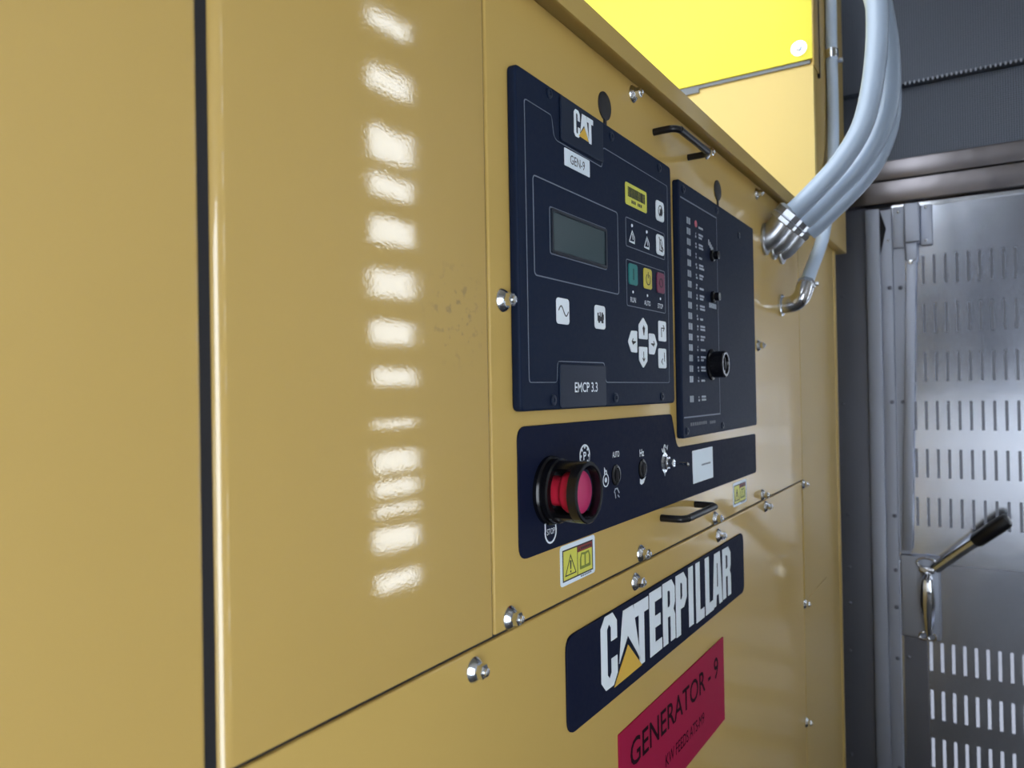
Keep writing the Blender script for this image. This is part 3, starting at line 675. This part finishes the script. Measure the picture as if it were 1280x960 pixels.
# ------------------------------------------------------------------ emergency stop
es = thing('emergency_stop_button', 'red mushroom stop button inside an open black guard ring on the switch plate', 'button')
ex, ez = .6715, 1.4000
lathe('base_ring', [(.0345, 0), (.0345, .004), (.033, .006), (.0312, .0062), (.0312, .0085), (.0322, .0095), (.0322, .0125), (.0305, .0140), (.024, .0140), (.024, .006), (0, .006)], M_BLKGLOSS, es, (ex, yp, ez), (0, -1, 0), 48)
def arc_wall(name, a0, a1, r0, r1, h0, h1, m, parent, n=14):
    bm = bmesh.new(); rows = []
    for i in range(n + 1):
        a = math.radians(a0 + (a1 - a0) * i / n); c, s_ = math.cos(a), math.sin(a)
        rows.append([bm.verts.new((ex + r * c, yp - h, ez + r * s_)) for r, h in ((r0, h0), (r1, h0), (r1, h1 - .001), (r1 - .001, h1), (r0 + .001, h1), (r0, h1 - .001))])
    closed = abs(a1 - a0 - 360) < 1e-3
    for a, b in zip(rows, rows[1:]):
        for k in range(6): bm.faces.new((a[k], a[(k + 1) % 6], b[(k + 1) % 6], b[k]))
    if closed: bmesh.ops.remove_doubles(bm, verts=bm.verts, dist=1e-5)
    else: bm.faces.new(rows[0]); bm.faces.new(rows[-1][::-1])
    bmesh.ops.recalc_face_normals(bm, faces=bm.faces)
    return from_bm(name, bm, m, parent, smooth=True)
gd = arc_wall('guard_ring', 0, 360, .0255, .0302, .0345, .0445, M_BLKGLOSS, es, 48)
for a in (45, 135 - 10, 225 + 10, 315):
    pass
arc_wall('guard_post', 50, 128, .0265, .0302, .0125, .0350, M_BLKGLOSS, gd)
arc_wall('guard_post', 232, 310, .0265, .0302, .0125, .0350, M_BLKGLOSS, gd)
bt = lathe('button', [(.015, .006), (.015, .018), (.0190, .0200), (.0210, .0230), (.0215, .0300), (.0212, .0345)], M_RED, es, (ex, yp, ez), (0, -1, 0), 40)
lathe('button_face', [(.0212, .0340), (.0208, .0358), (.0195, .0368), (.010, .0374), (0, .0376)], M_REDFACE, bt, (ex, yp, ez), (0, -1, 0), 40)

# ================================================================== NAMEPLATE, SIGN, DECALS
nm = thing('nameplate', 'long black nameplate with big white block letters and yellow triangle on the lower panel', 'nameplate')
flat('plate', fillet_closed([(.700, 1.1430), (1.3570, 1.1415), (1.3570, 1.2450), (.700, 1.2445)], [.016] * 4), 0, .003, M_PLATE, nm, bevel=.001, res=2)
yn = -.003; zb, zt = 1.1575, 1.2380
for ch, x0, x1, z0, z1, s_ in (('C', .7785, .8215, 1.1600, 1.2430, .0160), ('T', .8720, .9175, zb + .001, zt - .001, .0165), ('E', .9215, .9625, zb, zt + .001, .0175), ('R', .9675, 1.0125, zb, zt + .002, .0172),
                              ('P', 1.0170, 1.0605, zb - .002, zt + .002, .0172), ('I', 1.0690, 1.0880, zb - .001, zt + .003, .0180), ('L', 1.1005, 1.1375, zb - .004, zt + .003, .0180),
                              ('L', 1.1440, 1.1835, zb - .004, zt + .002, .0180), ('A', 1.1795, 1.2280, zb - .002, zt, .0165), ('R', 1.2320, 1.2760, zb - .001, zt - .001, .0165)):
    flat('letter', glyph(ch, x0, x1, z0, z1, s_), yn, .0006, M_WHITE, nm)
flat('letter', [(.8395, 1.2375), (.8690, 1.2375), (.8905, 1.1640), (.8780, 1.1790), (.8525, 1.2050), (.8265, 1.1790)], yn, .0006, M_WHITE, nm)
o = flat('logo_triangle', [(.8120, 1.1565), (.8935, 1.1575), (.8525, 1.1940)], yn, .0007, M_LOGOY, nm); o['label'] = 'yellow triangle'

rs = thing('generator_sign', 'crimson engraved generator number sign on the lower panel below the nameplate', 'sign')
flat('plate', rr(.8250, .9640, 1.2335, 1.0965, .001), 0, .002, M_CRIMSON, rs, bevel=.0006, res=1)
text('lettering', 'GENERATOR - 9', .8560, 1.0430, 1.2020, 1.0760, -.002, M_ENGRAVE, rs, bold=.008)
text('lettering', 'KW FEEDS ATS-M9', .9700, .9975, 1.1300, 1.0140, -.002, M_ENGRAVE, rs)

def warning(label, x0, z0, x1, z1, group=None):
    W, H = x1 - x0, z1 - z0
    t = thing('warning_decal', label, 'warning sticker')
    flat('backing', rr(x0, z0, x1, z1, .004), 0, .0006, M_WHITESTICK, t)
    P = lambda u, v: (x0 + u * W, z0 + v * H)
    R = lambda a, b, c, d: rr(*P(a, b), *P(c, d))
    stuff(flat('printed_frame', [R(.055, .10, .925, .885), R(.075, .135, .46, .85), R(.475, .135, .905, .85)], -.0006, .0003, M_INK, t))
    M_Y = M_STICKY
    flat('yellow_field', R(.075, .135, .46, .85), -.0006, .0002, M_Y, t); flat('yellow_field', R(.475, .135, .905, .70), -.0006, .0002, M_Y, t)
    flat('red_header', R(.475, .70, .905, .85), -.0006, .0003, mat('dark_red_print', (.24, .03, .02), .5), t)
    stuff(flat('header_print', [[P(.50, .735), P(.55, .735), P(.525, .81)]] + [R(.57 + .052 * i, .745, .605 + .052 * i, .805) for i in range(6)], -.0009, .0002, M_INK, t))
    tri = [P(.115, .22), P(.43, .22), P(.272, .74)]; c = Vector(P(.272, .385))
    flat('warning_triangle', [tri, [tuple(Vector(p) + (c - Vector(p)) * .17) for p in tri]], -.0008, .0002, M_INK, t)
    flat('exclamation_mark', [[P(.262, .36), P(.284, .36), P(.292, .58), P(.254, .58)], R(.260, .275, .286, .325)], -.0008, .0002, M_INK, t)
    M_O = mat('olive_print', (.20, .24, .03), .5)
    flat('manual_symbol', [fillet_closed([P(.535, .24), P(.85, .24), P(.85, .50), P(.80, .66), P(.69, .64), P(.58, .66), P(.535, .50)], .0008, 2),
          [P(.575, .32), P(.672, .31), P(.672, .58), P(.60, .61), P(.575, .52)], [P(.708, .31), P(.81, .32), P(.81, .52), P(.785, .61), P(.708, .58)]], -.0008, .0002, M_O, t)
    stuff(flat('number_print', [R(.56 + .055 * i, .045, .60 + .055 * i, .085) for i in range(6)], -.0006, .0002, M_GREYLINE, t))
    return t
warning('larger warning sticker with triangle and manual symbol below the red stop button', .6930, 1.2972, .7732, 1.3390)
warning('small far warning sticker under the right end of the switch plate', 1.3085, 1.2945, 1.3915, 1.3355)

# ================================================================== CONDUITS
labels = ('first grey flexible conduit from the left, in front of the other two', 'middle grey flexible conduit of the three rising from the enclosure', 'grey flexible conduit farthest right of the three, behind the others')
curves = [
    (1.560, [(-.052, 1.836), (-.069, 1.849), (-.106, 1.882), (-.142, 1.919), (-.178, 1.973), (-.197, 2.035), (-.209, 2.120), (-.211, 2.209), (-.203, 2.33), (-.185, 2.5), (-.17, 2.7), (-.165, 2.999)]),
    (1.628, [(-.060, 1.832), (-.083, 1.850), (-.123, 1.885), (-.170, 1.930), (-.204, 1.985), (-.222, 2.050), (-.222, 2.142), (-.211, 2.234), (-.194, 2.36), (-.175, 2.55), (-.168, 2.75), (-.165, 2.999)]),
    (1.698, [(-.057, 1.823), (-.075, 1.836), (-.105, 1.862), (-.140, 1.893), (-.178, 1.935), (-.205, 1.990), (-.217, 2.05), (-.215, 2.130), (-.200, 2.23), (-.178, 2.36), (-.165, 2.55), (-.160, 2.999)])]
for (x, c), lb in zip(curves, labels):
    t = thing('flexible_conduit', lb, 'conduit', group='grey flexible conduits above the modules')
    pts = catmull([(x, y, z) for y, z in c], 6)
    tube('hose', pts, .0195, M_PVC, t, 24)
    # angled compression fitting
    p0 = Vector((x, 0, 1.792)); d = Vector((0, -.72, .70)).normalized()
    ft = tube('fitting', [p0 + Vector((0, .001, 0)), p0 + Vector((0, -.006, .002)), p0 + Vector((0, -.014, .008)), p0 + Vector((0, -.024, .018)), p0 + d * .055], [.0240, .0240, .0232, .0228, .0228], M_FIT, t, 24)
    lathe('lock_nut', [(.0315, 0), (.0315, .004), (.029, .006), (0, .006)], M_FIT, ft, (x, 0, 1.792), (0, -1, 0), 28)
    lathe('gland_nut', [(.0255, 0), (.0275, .002), (.0275, .010), (.0245, .012), (.0265, .014), (.0265, .026), (.0205, .031), (0, .031)], M_FIT, ft, tuple(p0 + d * .044), tuple(d), 8, smooth=False)

rc = thing('rigid_conduit', 'straight grey rigid conduit strapped beside the lemon cover plate, ending in elbow', 'conduit')
pts = catmull([(1.690, -.050, 1.708), (1.735, -.055, 1.752), (1.855, -.056, 1.831), (1.985, -.050, 1.940), (2.085, -.045, 2.06), (2.130, -.041, 2.18), (2.136, -.040, 2.36), (2.140, -.040, 2.6), (2.140, -.040, 2.999)], 8)
tube('pipe', pts, .0140, M_PIPE, rc, 20)
el = tube('elbow', catmull([(1.685, .001, 1.671), (1.685, -.012, 1.671), (1.686, -.030, 1.675), (1.684, -.044, 1.688), (1.694, -.051, 1.714)], 5), .0175, M_STEELP, rc, 24)
lathe('lock_nut', [(.0235, 0), (.0235, .004), (.021, .006), (0, .006)], M_CHROME, el, (1.685, 0, 1.671), (0, -1, 0), 24)
d = Vector((.045, -.006, .045)).normalized()
lathe('gland_nut', [(.0195, 0), (.020, .002), (.020, .012), (.017, .015), (0, .015)], M_CHROME, el, (1.690, -.0495, 1.706), tuple(d), 8, smooth=False)
lathe('set_screw', [(.0045, 0), (.0045, .006), (0, .007)], M_CHROME, el, (1.700, -.068, 1.712), (.2, -1, .1), 10)
# strap and its stand-off bracket to the housing face
cl = lathe('pipe_strap', [(.0141, -.012), (.0165, -.012), (.0165, .012), (.0141, .012)], M_CHROME, rc, (2.136, -.040, 2.360), (0, 0, 1), 24)
box('strap_ear', 2.150, 2.215, -.034, -.0255, 2.346, 2.374, M_CHROME, cl, bev=.003)
lathe('strap_bolt', [(.010, 0), (.010, .010), (.007, .012), (.007, .026), (0, .027)], M_CHROME, cl, (2.190, -.034, 2.360), (0, -1, 0), 6, smooth=False)

# ------------------------------------------------------------------ put every Empty at the base of its thing
def walk(o):
    for c in o.children: yield c; yield from walk(c)
for o in [o for o in COL.objects if o.type == 'EMPTY' and o.parent is None]:
    pts = [Vector(b) for c in walk(o) if c.type == 'MESH' for b in c.bound_box]
    lo = Vector([min(p[k] for p in pts) for k in range(3)]); hi = Vector([max(p[k] for p in pts) for k in range(3)])
    base = Vector(((lo.x + hi.x) / 2, (lo.y + hi.y) / 2, lo.z))
    o.location = base
    for c in o.children: c.location = c.location - base
